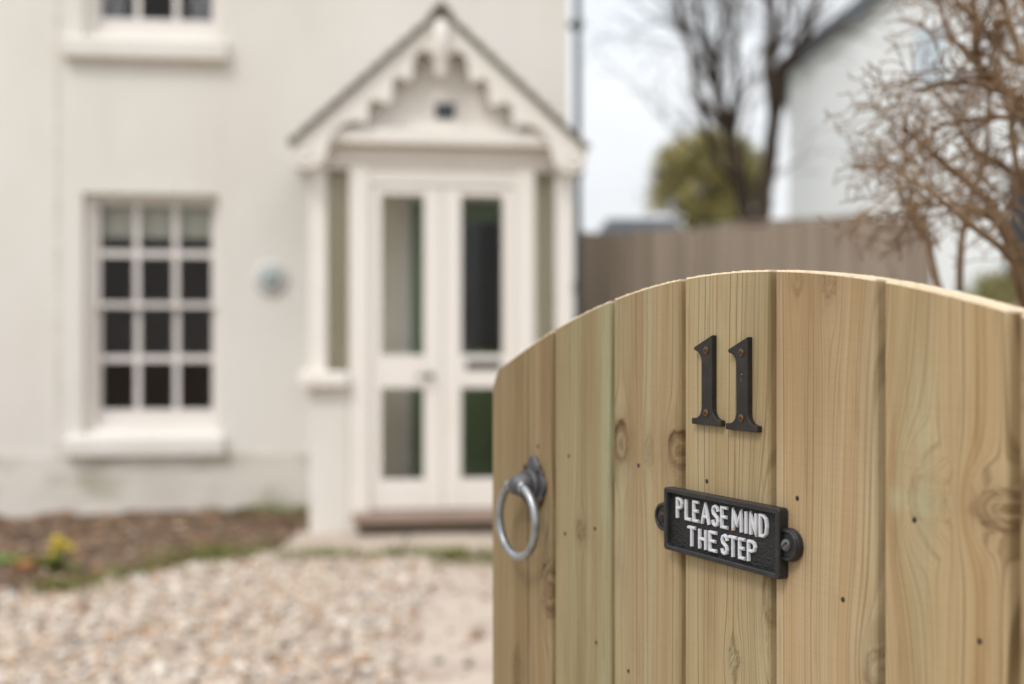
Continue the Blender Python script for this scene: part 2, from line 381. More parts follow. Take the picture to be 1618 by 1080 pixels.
def leaf(mb, T, base, dirv, L_, wd, col, droop=.4):
    dirv = Vector(dirv).normalized(); side = dirv.cross(Vector((0, 0, 1)))
    side = side.normalized() if side.length > .01 else Vector((1, 0, 0))
    P = []
    for k, (t, ww) in enumerate(((0, .15), (.3, .9), (.6, 1), (.85, .6), (1, .05))):
        c = Vector(base)+dirv*L_*t+Vector((0, 0, -droop*L_*t*t)); P += [c-side*wd*ww+Vector((0, 0, .12*wd)), c, c+side*wd*ww+Vector((0, 0, .12*wd))]
    f = []
    for k in range(4):
        a = k*3; f += [(a, a+1, a+4, a+3), (a+1, a+2, a+5, a+4)]
    mb.add(P, f); T += [(*[q*random.uniform(.85, 1.15) for q in col], 1)]*15
def small_plant(name, loc, nleaf, L_, wd, col, label, cat, flowers=0, up=.8):
    root = empty(name, loc); mb = MB(); T = []
    for _ in range(nleaf):
        a = random.uniform(0, 6.28); u = random.uniform(.3, 1)*up
        leaf(mb, T, (random.gauss(0, .012), random.gauss(0, .012), 0), (math.cos(a), math.sin(a), u*1.6), L_*random.uniform(.6, 1.1), wd, col)
    mb.build('leaves', LEAFY, root, smooth=True, tints=T)
    for k in range(flowers):
        fx, fy, fz = random.gauss(.04, .028), random.gauss(0, .03), L_*random.uniform(.40, .85)
        st = MB(); st.tube([(fx*.3, fy*.3, 0), (fx*.7, fy*.7, fz*.6), (fx, fy, fz)], .0025, 5)
        for p in range(6):
            a = p*6.283/6; ca, sa = math.cos(a), math.sin(a); r = .044
            v = [(fx, fy, fz), (fx+ca*r*.6-sa*.014, fy+sa*r*.6+ca*.014, fz+.010), (fx+ca*r, fy+sa*r, fz+.016), (fx+ca*r*.6+sa*.014, fy+sa*r*.6-ca*.014, fz+.010)]
            st.add(v, [(0, 1, 2, 3)], 1)
        st.lathe([(.008, 0), (.013, .012), (.012, .026), (.006, .028)], (fx, fy, fz), (0, 0, 1), 10, 1)
        st.build('flower', [GREEN, YELLOW], root)
    tag(root, label, cat); return root
small_plant('flowering_plant', (-2.31, 6.05, bed_h(-2.31, 6.05)), 34, .19, .016, (.17, .22, .03), 'small green plant with bright yellow flowers in the flower bed', 'plant', flowers=6, up=1.1)
small_plant('low_plant', (-2.56, 6.06, bed_h(-2.56, 6.06)), 24, .14, .022, (.14, .21, .03), 'low bright green plant at the left edge of the bed, no flowers', 'plant')
small_plant('dead_plant', (-2.44, 6.02, bed_h(-2.44, 6.02)), 34, .13, .024, (.42, .17, .06), 'withered orange brown leaves beside the yellow flowering plant', 'plant', up=.5)
for (x, y, k) in ((-1.66, 6.42, 0), (-1.98, 5.98, 1)):
    small_plant('weed', (x, y, bed_h(x, y)), 16, .07, .010, (.13, .19, .03), ['small leafy green weed at the bed end beside the paving', 'small leafy green weed on the bed edge right of the yellow flowers'][k], 'weed')
q = at(1603, 482, 2.2)
lp = small_plant('low_plant', q+Vector((0, 0, -.03)), 18, .075, .018, (.10, .22, .03), 'small fresh green plant on the soil behind the gate top', 'plant', up=.5)

# ================================================================== HOUSE
HX = -.526, 8.094, 0
house = tag(empty('house', HX, R(6.9)), 'cream rendered cottage with sash windows and a glazed gabled porch', 'house')
WIN = [(-2.285, -1.42, .56, 2.14), (-2.285, -1.42, 3.16, 4.75)]
DO = (-.22, .70, .0, 2.2)
def wall_with_holes(x0, x1, z0, z1, holes, depth, y=0):
    xs = sorted({x0, x1, *[h[0] for h in holes], *[h[1] for h in holes]}); zs = sorted({z0, z1, *[h[2] for h in holes], *[h[3] for h in holes]})
    mb = MB()
    for a, b in zip(xs[:-1], xs[1:]):
        for c, d_ in zip(zs[:-1], zs[1:]):
            mx, mz = (a+b)/2, (c+d_)/2
            if any(h[0] < mx < h[1] and h[2] < mz < h[3] for h in holes): continue
            mb.add([(a, y, c), (b, y, c), (b, y, d_), (a, y, d_)], [(0, 1, 2, 3)])
    for a, b, c, d_ in holes:
        for q in ([(a, y, c), (a, y, d_), (a, y+depth, d_), (a, y+depth, c)], [(b, y, d_), (b, y, c), (b, y+depth, c), (b, y+depth, d_)],
                  [(a, y, d_), (b, y, d_), (b, y+depth, d_), (a, y+depth, d_)], [(b, y, c), (a, y, c), (a, y+depth, c), (b, y+depth, c)]):
            mb.add(q, [(0, 1, 2, 3)])
    return mb
mb = wall_with_holes(-6, .915, -.1, 5.4, WIN+[DO], .22)
mb.add([(.915, 0, -.1), (.915, 4.2, -.1), (.915, 4.2, 5.4), (.915, 0, 5.4)], [(0, 1, 2, 3)])
mb.add([(-6, 4.2, -.1), (-6, 0, -.1), (-6, 0, 5.4), (-6, 4.2, 5.4)], [(0, 1, 2, 3)])
mb.add([(.915, 4.2, -.1), (-6, 4.2, -.1), (-6, 4.2, 5.4), (.915, 4.2, 5.4)], [(0, 1, 2, 3)])
mb.build('wall', PLASTER, house)
mb = MB()   # interior lining and floors, in the dark behind the windows
mb.box(-5.9, .9, .26, 4.15, -.05, .05); mb.box(-5.9, .9, .26, 4.15, 2.7, 2.9); mb.box(-5.9, .9, 3.0, 3.1, .05, 2.7); mb.box(-5.9, .9, 3.0, 3.1, 2.9, 5.3)
mb.box(-1.2, -1.1, .26, 3, .05, 2.7)
mb.build('floor', DARKROOM, house)
mb = MB(); mb.prism([(-.2, 5.4), (2.1, 7.1), (4.4, 5.4)], -1.0, 6.15)
o = mb.build('roof', SLATE, house); o.rotation_euler = (0, 0, R(90)); o.location = (0, 0, 0)
mb = MB(); mb.box(-6, -.80, -.010, -.001, -.1, .435); mb.build('plinth', PLINTH, house, bevel=.003)
mb = MB(); mb.box(-2.452, -2.425, -.003, -.0005, .436, 5.3); mb.build('render_seam', PLINTH, house)

def window(x0, x1, z0, z1, sillz, sw):
    """sash window: box frame, two sashes of six panes, glass, sill"""
    yf = .075
    fr = MB(); fw = .055
    fr.box(x0, x0+fw, yf, yf+.10, z0, z1); fr.box(x1-.02, x1, yf, yf+.10, z0, z1); fr.box(x0+fw, x1-.02, yf, yf+.10, z1-.03, z1)
    fr.box(x0+fw, x1-.02, yf, yf+.10, z0, z0+.06)
    win = fr.build('window', TRIM, house, bevel=.006)
    a, b = x0+fw, x1-.02; c, d_ = z0+.06, z1-.03; mid = (c+d_)/2+.05
    ys = yf+.03
    for (lo, hi, y) in ((c, mid+.017, ys+.035), (mid-.017, d_, ys)):
        s_ = MB(); st = .036; br = .10 if lo == c else .034; tr = .034
        s_.box(a, a+st, y, y+.034, lo, hi); s_.box(b-st, b, y, y+.034, lo, hi); s_.box(a+st, b-st, y, y+.034, lo, lo+br); s_.box(a+st, b-st, y, y+.034, hi-tr, hi)
        for k in (1, 2):
            pw_ = (b-a-2*st-2*.038)/3; cx = a+st+pw_*k+.038*(k-.5); s_.box(cx-.019, cx+.019, y+.004, y+.03, lo+br, hi-tr)
        cz = (lo+br+hi-tr)/2; n3_ = (b-a-2*st)/3
        for k in range(3):
            s_.box(a+st+(pw_+.038)*k, a+st+(pw_+.038)*k+pw_, y+.006, y+.028, cz-.022, cz+.022)
        s_.build('sash', SASH, win, bevel=.004)
        g = MB(); g.box(a+st*.5, b-st*.5, y+.014, y+.019, lo+br*.5, hi-tr*.5); g.build('pane', GLASS, win)
    s_ = MB(); s_.prism([(0, 0), (0, -.0), (0, 0)], 0, 0) if False else None
    v = [(sw[0], -.075, sillz[0]), (sw[1], -.075, sillz[0]), (sw[1], yf+.02, sillz[0]), (sw[0], yf+.02, sillz[0]),
         (sw[0], -.075, sillz[1]-.03), (sw[1], -.075, sillz[1]-.03), (sw[1], yf+.02, sillz[1]+.02), (sw[0], yf+.02, sillz[1]+.02)]
    s_ = MB(); s_.add(v, [(0, 3, 2, 1), (4, 5, 6, 7), (0, 1, 5, 4), (1, 2, 6, 5), (2, 3, 7, 6), (3, 0, 4, 7)]); s_.build('sill', PLASTER, win, bevel=.015)
    return win
w1 = window(*WIN[0], (.425, .575), (-2.385, -1.375))
g = MB(); g.box(-2.2, -1.45, .20, .204, 1.88, 2.12); g.box(-2.2, -1.45, .196, .208, 1.865, 1.88); g.build('blind', BLIND, w1)
w2 = window(*WIN[1], (3.01, 3.165), (-2.40, -1.352))
for s_ in (-1, 1):
    g = MB(); n = 14; x0 = -1.855+s_*.34
    pts = [(x0+(-.13+.26*i/n), .30+.02*math.sin(i*1.9)) for i in range(n+1)]
    v = [(x, y, 3.2) for x, y in pts]+[(x, y, 4.7) for x, y in pts]
    g.add(v, [(i, i+1, i+n+2, i+n+1) for i in range(n)]); g.build('curtain', mat('grey curtain', (.38, .38, .40), .9, .1), w2, smooth=True)

# downpipe on the corner
dp = MB(); dp.tube([(1.0, .10, -.02), (1.0, .10, 5.4)], .026, 14); dp.build('downpipe', DARKMETAL, house, smooth=True)
for z in (.9, 2.35, 3.36):
    b = MB(); b.lathe([(.041, -.028), (.041, .028)], (1.0, .10, z), (0, 0, 1), 14); b.box(.915, .975, .075, .125, z-.018, z+.018); b.build('pipe_bracket', DARKMETAL, house)

ADDED_CURTAIN = mat('added cream curtain', (.66, .60, .44), .9, .1, var=[((8, 8, .8), 4, (.50, .44, .30), .42, .7, .8)])  # cloth of the added curtains that lift the dim side lights
# ---- porch (centre line x = .01)
PX = .01; BX = -.010   # centre lines of the porch front and of its roof
po = MB()
po.box(PX-.80, PX+.80, -.80, -.70, 2.215, 2.345)          # beam over the front
for s_ in (-1, 1):
    po.box(min(PX+s_*.80, PX+s_*.72), max(PX+s_*.80, PX+s_*.72), -.70, -.0, 2.215, 2.345)
porch = po.build('porch', TRIM, house, bevel=.008)
c = MB(); c.box(PX-.76, PX+.76, -.90, -.80, 2.352, 2.445); c.box(PX-.72, PX+.72, -.799, -.72, 2.30, 2.345); c.box(PX-.76, PX+.76, -.825, -.80, 2.255, 2.275); c.build('cornice', TRIM, porch, bevel=.018)
for s_ in (-1, 1):
    X = lambda a: PX+s_*a
    def bx(m, a, b, *r): m.box(min(X(a), X(b)), max(X(a), X(b)), *r)
    m = MB(); bx(m, .80, .565, -.80, -.62, -.05, .895); bx(m, .80, .68, -.62, 0, -.05, .895); m.build('dwarf_wall', PLASTER, porch, bevel=.012)
    m = MB(); bx(m, .865, .566, -.875, -.61, .896, .995); bx(m, .865, .64, -.61, -.002, .896, .995); m.build('dwarf_sill', TRIM, porch, bevel=.02)
    m = MB(); bx(m, .80, .695, -.80, -.70, .995, 2.214); m.build('post', TRIM, porch, bevel=.008)
    m = MB(); bx(m, .564, .44, -.812, -.70, .02, 2.214); m.build('post', TRIM, porch, bevel=.008)
    m = MB(); bx(m, .79, .71, -.07, -.001, .995, 2.214); m.build('post', TRIM, porch, bevel=.008)
    m = MB(); bx(m, .695, .564, -.755, -.75, .995, 2.214); m.build('side_light', GLASS, porch)
    m = MB(); n_ = 10; v_ = [(X(.70-.14*i/n_), -.655+.012*math.sin(i*2.2+s_), zz) for zz in (1.0, 2.2) for i in range(n_+1)]; m.add(v_, [(i, i+1, i+n_+2, i+n_+1) for i in range(n_)]); m.build('added_side_curtain', ADDED_CURTAIN, porch, smooth=True)  # curtain added close behind the glass to brighten the side light
    m = MB(); bx(m, .762, .757, -.70, -.07, .995, 2.214); m.build('side_light', GLASS, porch)
m = MB(); m.box(PX-.68, PX+.68, -.69, -.005, 2.225, 2.25); m.build('ceiling', TRIM, porch)
m = MB(); m.box(PX-.44, PX+.44, -.795, -.70, 2.12, 2.214); m.build('door_head', TRIM, porch, bevel=.006)
for s_ in (-1, 1):
    X = lambda a: PX+s_*a
    m = MB()
    def bx(a, b, *r): m.box(min(X(a), X(b)), max(X(a), X(b)), *r)
    y0, y1 = -.785, -.735
    bx(.437, .370, y0, y1, .155, 2.115); bx(.114, .002, y0, y1, .155, 2.115)
    for za, zb in ((.155, .335), (.89, 1.09), (2.062, 2.115)): bx(.370, .114, y0+.002, y1-.002, za, zb)
    dr = m.build('door', TRIM, porch, bevel=.006)
    g = MB(); g.box(min(X(.38), X(.105)), max(X(.38), X(.105)), -.765, -.759, .325, .90); g.build('pane', GLASS, porch)
    g = MB(); g.box(min(X(.38), X(.105)), max(X(.38), X(.105)), -.765, -.759, 1.08, 2.07); g.build('pane', GLASS, porch)
m = MB(); m.box(.15, .37, -.792, -.785, 1.005, 1.055); m.build('letterbox', mat('letterbox metal', (.05, .045, .04), .4, .5, metal=.5), porch, bevel=.003)
m = MB(); m.lathe([(.022, 0), (.022, .008), (.009, .01), (.009, .045)], (-.065, -.785, .965), (0, -1, 0), 14); m.tube([(-.065, -.826, .965), (-.12, -.83, .962), (-.15, -.826, .96)], .009, 8)
m.build('door_handle', mat('handle metal', (.08, .07, .06), .35, .5, metal=.7), porch, smooth=True)
m = MB(); m.box(-.535, .555, -.95, -.70, .09, .15); m.build('door_step', STEP, porch, bevel=.012)
m = MB(); m.box(-.50, .52, -.88, -.70, -.03, .09); m.build('step_riser', mat('shade-dark mossy brick', (.13, .11, .08), .9, .1, var=[((8, 8, 8), 5, (.10, .12, .05), .5, .7, .8)]), porch)  # shade of the gap under the step put into the riser's colour
m = MB(); m.box(PX-.68, PX+.68, -.69, -.001, .03, .145); m.build('porch_floor', mat('pale floor tile', (.60, .54, .46), .5, .4), porch)
# gable infill, vent, bargeboards, finial, roof
m = MB(); m.prism([(PX-.77, 2.346), (PX+.75, 2.346), (BX, 3.06)], -.80, -.75); m.build('gable', TRIM, porch)
m = MB(); m.box(PX-.048, PX+.072, -.815, -.8005, 2.525, 2.62); m.build('vent', mat('blue grey vent', (.045, .05, .065), .5, .4), porch, bevel=.006)
half = [(-.006, 3.165), (-.928, 2.345), (-.930, 2.285), (-.900, 2.228), (-.84, 2.203), (-.765, 2.222), (-.722, 2.262), (-.70, 2.33), (-.682, 2.40), (-.645, 2.45), (-.59, 2.487), (-.53, 2.502), (-.495, 2.496),
        (-.474, 2.478), (-.458, 2.492), (-.452, 2.53), (-.447, 2.60), (-.432, 2.628), (-.40, 2.630), (-.352, 2.612), (-.325, 2.606), (-.308, 2.622), (-.301, 2.67), (-.297, 2.745), (-.282, 2.772), (-.25, 2.772), (-.212, 2.752), (-.19, 2.752), (-.177, 2.78), (-.172, 2.84), (-.156, 2.91), (-.10, 2.945), (-.055, 2.91), (-.047, 2.84), (-.006, 2.83)]
half = [(x*.952, 1.17+(z-1.17)*.981) for x, z in half]
for s_ in (-1, 1):
    m = MB(); m.prism([(BX-s_*x, z) for x, z in half], -.94, -.91)
    m.build('bargeboard', TRIM, porch, bevel=.006)
    m = MB(); x = BX+s_*.805; m.lathe([(.040, 0), (.050, .008), (.036, .014), (.026, .004)], (x, -.939, 2.28), (0, -1, 0), 18); m.build('roundel', TRIM, porch, smooth=True)
m = MB(); m.lathe([(.004, 2.73), (.03, 2.745), (.045, 2.78), (.032, 2.82), (.05, 2.84), (.05, 3.04), (.03, 3.08)], (BX, -.955, 0), (0, 0, 1), 16); m.build('finial', TRIM, porch, smooth=True)
for s_ in (-1, 1):
    m = MB(); n = 11
    for i in range(n):    # overlapping tile courses
        t0, t1 = i/n, (i+1.12)/n
        xa, za = BX+s_*.888*(1-t0), 2.333+.812*t0; xb, zb = BX+s_*.888*(1-min(t1, 1)), 2.333+.812*min(t1, 1)
        nx, nz_ = s_*.67*.019, .74*.019
        m.prism([(xa, za), (xb, zb), (xb+nx*.4, zb+nz_*.4), (xa+nx*1.35, za+nz_*1.35)], -.985, -.002)
    m.build('porch_roof', SLATE, porch, bevel=.003)
m = MB(); m.prism([(BX-.07, 3.125), (BX, 3.198), (BX+.07, 3.125), (BX+.058, 3.11), (BX, 3.172), (BX-.058, 3.11)], -.995, -.002); m.build('ridge_tile', SLATE, porch)
m = MB(); m.box(-.66, -.222, -.006, -.001, .15, 2.22); m.build('brightening_panel', mat('brightening cream paint', (.88, .83, .68), .7, .3), porch)  # paler panel added over the house wall to brighten the dim porch
# green front door of the house, seen through the porch glass
m = MB(); x0, x1 = -.15, .63
m.box(x0, x0+.11, -.02, .03, .15, 2.12); m.box(x1-.11, x1, -.02, .03, .15, 2.12); m.box(x0+.11, x1-.11, -.018, .028, .15, .40); m.box(x0+.11, x1-.11, -.018, .028, .98, 1.12); m.box(x0+.11, x1-.11, -.018, .028, 1.98, 2.12); m.box(x0+.11, x1-.11, 0, .02, .40, .98)
fd = m.build('front_door', GREEN, house, bevel=.006)
m = MB(); m.box(x0+.11, x1-.11, .004, .010, 1.12, 1.98); m.build('pane', GLASS, fd)
m = MB(); m.box(-.22, -.15, -.01, .10, 0, 2.2); m.box(.63, .70, -.01, .10, 0, 2.2); m.box(-.15, .63, -.01, .10, 2.12, 2.2); m.box(-.15, .63, -.012, .2, 0, .148); m.build('door_frame', TRIM, house, bevel=.004)

# round plaque between the window and the porch
Hm = Matrix.Translation(Vector(HX)) @ Matrix.Rotation(R(6.9), 4, 'Z')
pl = tag(empty('wall_plaque', Hm @ Vector((-1.079, 0, 1.589)), R(6.9)), 'round pale wall plaque with blue grey centre, between window and porch', 'plaque')
m = MB(); m.lathe([(.115, 0), (.115, .012), (.10, .024), (.072, .026), (.066, .02)], (0, 0, 0), (0, -1, 0), 32); m.build('backing', PLAQUE, pl, smooth=True)
m = MB(); m.lathe([(.066, .012), (.066, .03), (.05, .045), (.025, .052), (.004, .054)], (0, 0, 0), (0, -1, 0), 32); m.build('centre', PLAQUEBLUE, pl, smooth=True)

# ================================================================== FENCE
fa, fb = Vector((.50, 9.25)), Vector((2.72, 8.0))
dv = fb-fa; fl = dv.length; fang = math.atan2(dv.y, dv.x)
fence = tag(empty('fence', (fa.x, fa.y, 0), fang), 'weathered grey brown close boarded fence beyond the gate', 'fence')
bw = .125; k = 0; x = 0
while x < fl:
    m = MB(); zt = 2.0+random.uniform(-.012, .012); y = random.uniform(-.004, .004)
    m.box(x, x+bw-.004, y-.018, y, .02, zt); m.build('fence_board', FENCEWOOD, fence); x += bw
m = MB()
m.box(-.05, fl+.03, .006, .05, .4, .48); m.build('rail', FENCEWOOD, fence)
m = MB(); m.box(-.05, fl+.03, .006, .05, 1.55, 1.63); m.build('rail', FENCEWOOD, fence)
for px in (.02, 1.25, fl-.05):
    m = MB(); m.box(px-.05, px+.05, .052, .15, 0, 2.02); m.build('fence_post', FENCEWOOD, fence, bevel=.006)
m = MB(); m.box(1.22, fl+.03, -.022, .055, 2.018, 2.036); m.build('capping', FENCEWOOD, fence)

# ================================================================== FAR BUILDINGS
wb = tag(empty('white_house', (3.27, 14.2, 0), R(-16)), 'large white rendered house with a dark sloping roof edge beyond the fence', 'house')
gw = 6.4; ez = 4.35; rz_ = ez+gw/2*.74
m = MB(); m.prism([(0, -.2), (gw, -.2), (gw, ez), (gw/2, rz_), (0, ez)], 0, 8); m.build('wall', WHITEWALL, wb)
for s_ in (-1, 1):
    m = MB(); cx = gw/2; e = (cx+s_*(gw/2+.12), ez-.09); t = (cx, rz_)
    m.prism([(e[0], e[1]+.01), (t[0], t[1]+.01), (t[0], t[1]+.20), (e[0], e[1]+.20)], -.16, 8.2); m.build('roof', GREYROOF, wb)
m = MB(); m.box(2.30, 3.2, -.04, -.005, 1.7, 3.2); wf = m.build('window', WHITEWALL, wb, bevel=.01)
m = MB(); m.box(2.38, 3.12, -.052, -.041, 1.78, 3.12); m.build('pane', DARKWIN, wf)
m = MB(); m.box(1.42, 1.72, -.03, -.004, 4.15, 4.75); m.build('window', mat('pale blind window', (.55, .63, .70), .2, .5), wb)
fr_ = tag(empty('bungalow', (3.0, 38, 0)), 'distant low house with grey roof showing above the fence', 'house')
m = MB(); m.box(0, 2.2, 0, 4, 0, 4.4); m.build('wall', WHITEWALL, fr_)
m = MB(); m.prism([(-.2, 4.4), (2.4, 4.4), (2.2, 5.05), (.0, 5.05)], -.2, 4.2); m.build('roof', GREYROOF, fr_)

# ================================================================== TREES
def wob(pts, amt, seed, sub=4):
    """subdivide a polyline smoothly and make it a little crooked"""
    P = [Vector(p) for p in pts]; out_ = []
    for i in range(len(P)-1):
        p0 = P[max(i-1, 0)]; p1 = P[i]; p2 = P[i+1]; p3 = P[min(i+2, len(P)-1)]
        for k in range(sub):
            t = k/sub
            q = .5*((2*p1)+(-p0+p2)*t+(2*p0-5*p1+4*p2-p3)*t*t+(-p0+3*p1-3*p2+p3)*t**3)
            out_.append(q+noise.noise_vector(q*6+Vector((seed, 0, 0)))*amt)
    out_.append(P[-1]); return out_
def grow(mb, pts, rad, level, rs, cfg, sides):
    """side twigs along a limb, thinner at each level"""
    if level >= len(cfg): return
    per_m, ln_, ang, crook, rk, upk = cfg[level]
    P = pts; L_ = sum((P[i+1]-P[i]).length for i in range(len(P)-1)); n = max(1, int(per_m*L_+rs.random()))
    for _ in range(n):
        t = rs.uniform(.12, 1)**.85*(len(P)-1); i = min(int(t), len(P)-2); q = P[i].lerp(P[i+1], t-i)
        dr = (P[i+1]-P[i]).normalized(); r0 = rad[i]*rk*rs.uniform(.75, 1.05)
        ax = Vector((rs.gauss(0, 1), rs.gauss(0, 1), rs.gauss(0, 1)))
        ax = (ax-dr*ax.dot(dr)).normalized(); a = R(rs.uniform(*ang)); v = (dr*math.cos(a)+ax*math.sin(a)+Vector((0, 0, upk))).normalized()
        ll = rs.uniform(*ln_); ns = 4 if level else 5; tp = [q]
        for k in range(ns):
            v = (v+Vector((rs.gauss(0, crook), rs.gauss(0, crook), rs.gauss(0, crook)+upk*.25))).normalized(); q = q+v*(ll/ns); tp.append(q)
        rr = [max(cfg_min[0], r0*(1-.72*k/ns)) for k in range(ns+1)]
        mb.tube(tp, rr, sides, cap=False)
        grow(mb, tp, rr, level+1, rs, cfg, max(3, sides-1))
cfg_min = [.001]

# --- bare dark tree beyond the fence
rs = random.Random(5)
TZ = 13.0
bt = tag(empty('bare_tree', at(1200, 540, TZ)*1 + Vector((0, 0, -EYE)), 0), 'leafless dark tree with forked upright limbs beyond the fence', 'tree')
def rel(o, pts): return [p-o.location for p in pts]
tz = lambda l: [at(x, y, TZ+dz) for x, y, dz in l]
limbs = [
    ([(1203, 700, 0), (1203, 430, 0), (1205, 350, 0), (1212, 270, 0), (1225, 185, 0)], .13, .075),
    ([(1225, 185, 0), (1214, 100, .2), (1219, 40, .3), (1217, -60, .4)], .075, .045),
    ([(1225, 185, 0), (1238, 110, -.2), (1256, 85, -.3), (1282, 35, -.5), (1300, -40, -.6)], .075, .04),
    ([(1200, 440, 0), (1180, 345, .1), (1168, 285, .2), (1150, 205, .3), (1128, 110, .3), (1108, 45, .3), (1096, -40, .3)], .095, .035),
    ([(1150, 205, .3), (1105, 150, .6), (1092, 80, .7), (1070, 10, .8), (1055, -60, .9)], .055, .03),
    ([(1168, 285, .2), (1140, 265, -.3), (1118, 210, -.5), (1100, 150, -.6)], .05, .02),
    ([(1128, 110, .3), (1140, 60, -.2), (1144, -30, -.4)], .045, .028),
    ([(1150, 205, .3), (1165, 120, -.3), (1160, 40, -.5), (1172, -40, -.6)], .045, .025),
    ([(1214, 100, .2), (1236, 50, .6), (1244, -40, .9)], .045, .028)]
trunk = MB(); br = MB(); cfg_min[0] = .004
for i, (l, a, b) in enumerate(limbs):
    P = wob(rel(bt, tz(l)), .035, i*3.1, 6); rr = [.98*(a+(b-a)*k/(len(P)-1)) for k in range(len(P))]
    (trunk if i == 0 else br).tube(P, rr, 9)
    if i: grow(br, P, rr, 0, rs, [(3.6, (.7, 1.9), (22, 55), .16, .36, .16), (3.4, (.3, .9), (20, 55), .2, .5, .12), (3, (.15, .45), (25, 60), .22, .55, .1)], 5)
trunk.build('trunk', BARK, bt, smooth=True); br.build('branches', BARK, bt, smooth=True)

# --- rounded evergreen
ev = tag(empty('evergreen_tree', at(1120, 540, 22)+Vector((0, 0, -EYE))), 'rounded yellow green evergreen tree beyond the fence', 'tree')
m = MB(); m.tube(wob([Vector((0, 0, 0)), Vector((.05, 0, 1.5)), Vector((0, .05, 3.2))], .03, 2), .12, 8); 
for k in range(9):
    a = k*.7; m.tube([(0, 0, 2.2+.1*k), (.45*math.cos(a), .45*math.sin(a), 2.9+.12*k), (.85*math.cos(a), .85*math.sin(a), 3.1+.13*k)], [.05, .03, .012], 5)
m.build('trunk', BARK, ev, smooth=True)
m = MB(); T = []; cl = []
while len(cl) < 230:
    v = Vector((random.uniform(-1, 1), random.uniform(-1, 1), random.uniform(-.75, 1)))
    if not .35 < v.length < 1: continue
    if v.z < -.3 and random.random() < .55: continue
    cl.append((Vector((v.x*1.06, v.y*1.06, 4.0+v.z*.98)), random.uniform(.14, .24), random.uniform(.6, 1.3)))
for c_, r_, tone in cl:
    for _ in range(90):
        p = c_+Vector((random.gauss(0, .5), random.gauss(0, .5), random.gauss(0, .45)))*r_
        n_ = Vector((random.gauss(0, 1), random.gauss(0, 1), random.gauss(.4, 1))).normalized(); u = n_.orthogonal().normalized()*random.uniform(.025, .055); v = n_.cross(u)*.5
        m.add([p-u, p+v, p+u, p-v], [(0, 1, 2, 3)]); g_ = tone*random.uniform(.8, 1.2); T += [(.33*g_, .285*g_, .11*g_, 1)]*4
m.build('crown', LEAFY, ev, tints=T)
def clump(name, base, w_, d_, h_, n, size, col, label, cat):
    root = tag(empty(name, base), label, cat); m = MB(); T = []
    st = MB()
    for k in range(6):
        st.tube([(random.gauss(0, w_*.1), 0, -.1), (random.gauss(0, w_*.3), random.gauss(0, d_*.3), h_*.5), (random.gauss(0, w_*.45), random.gauss(0, d_*.4), h_*.85)], [.014, .01, .004], 5)
    st.build('stem', BARK, root)
    cs = [(random.gauss(0, w_*.36), random.gauss(0, d_*.36), random.uniform(.1, 1)**.8*h_, random.uniform(.75, 1.3)) for _ in range(max(6, n//60))]
    for _ in range(n):
        c_ = random.choice(cs); s0 = min(w_, h_)*.17
        p = Vector((c_[0]+random.gauss(0, s0), c_[1]+random.gauss(0, s0), max(.0, c_[2]+random.gauss(0, s0))))
        n_ = Vector((random.gauss(0, 1), random.gauss(0, 1), random.gauss(.4, 1))).normalized(); u = n_.orthogonal().normalized()*size*random.uniform(.6, 1.2); v = n_.cross(u)*.55
        m.add([p-u, p+v, p+u, p-v], [(0, 1, 2, 3)]); g_ = c_[3]*random.uniform(.8, 1.2); T += [(col[0]*g_, col[1]*g_, col[2]*g_, 1)]*4
    m.build('foliage', LEAFY, root, tints=T); return root
q = at(1130, 372, 11.5); clump('bush', (q.x, q.y, .2), .30, .3, q.z-.2+.10, 1500, .03, (.13, .14, .035), 'small green bush tip showing just above the fence under the tree', 'bush')
q = at(1340, 352, 8.3); clump('ivy', (q.x, q.y+.12, q.z-.10), .34, .10, .12, 700, .022, (.07, .055, .03), 'dark ivy straggling along the top of the fence', 'ivy')

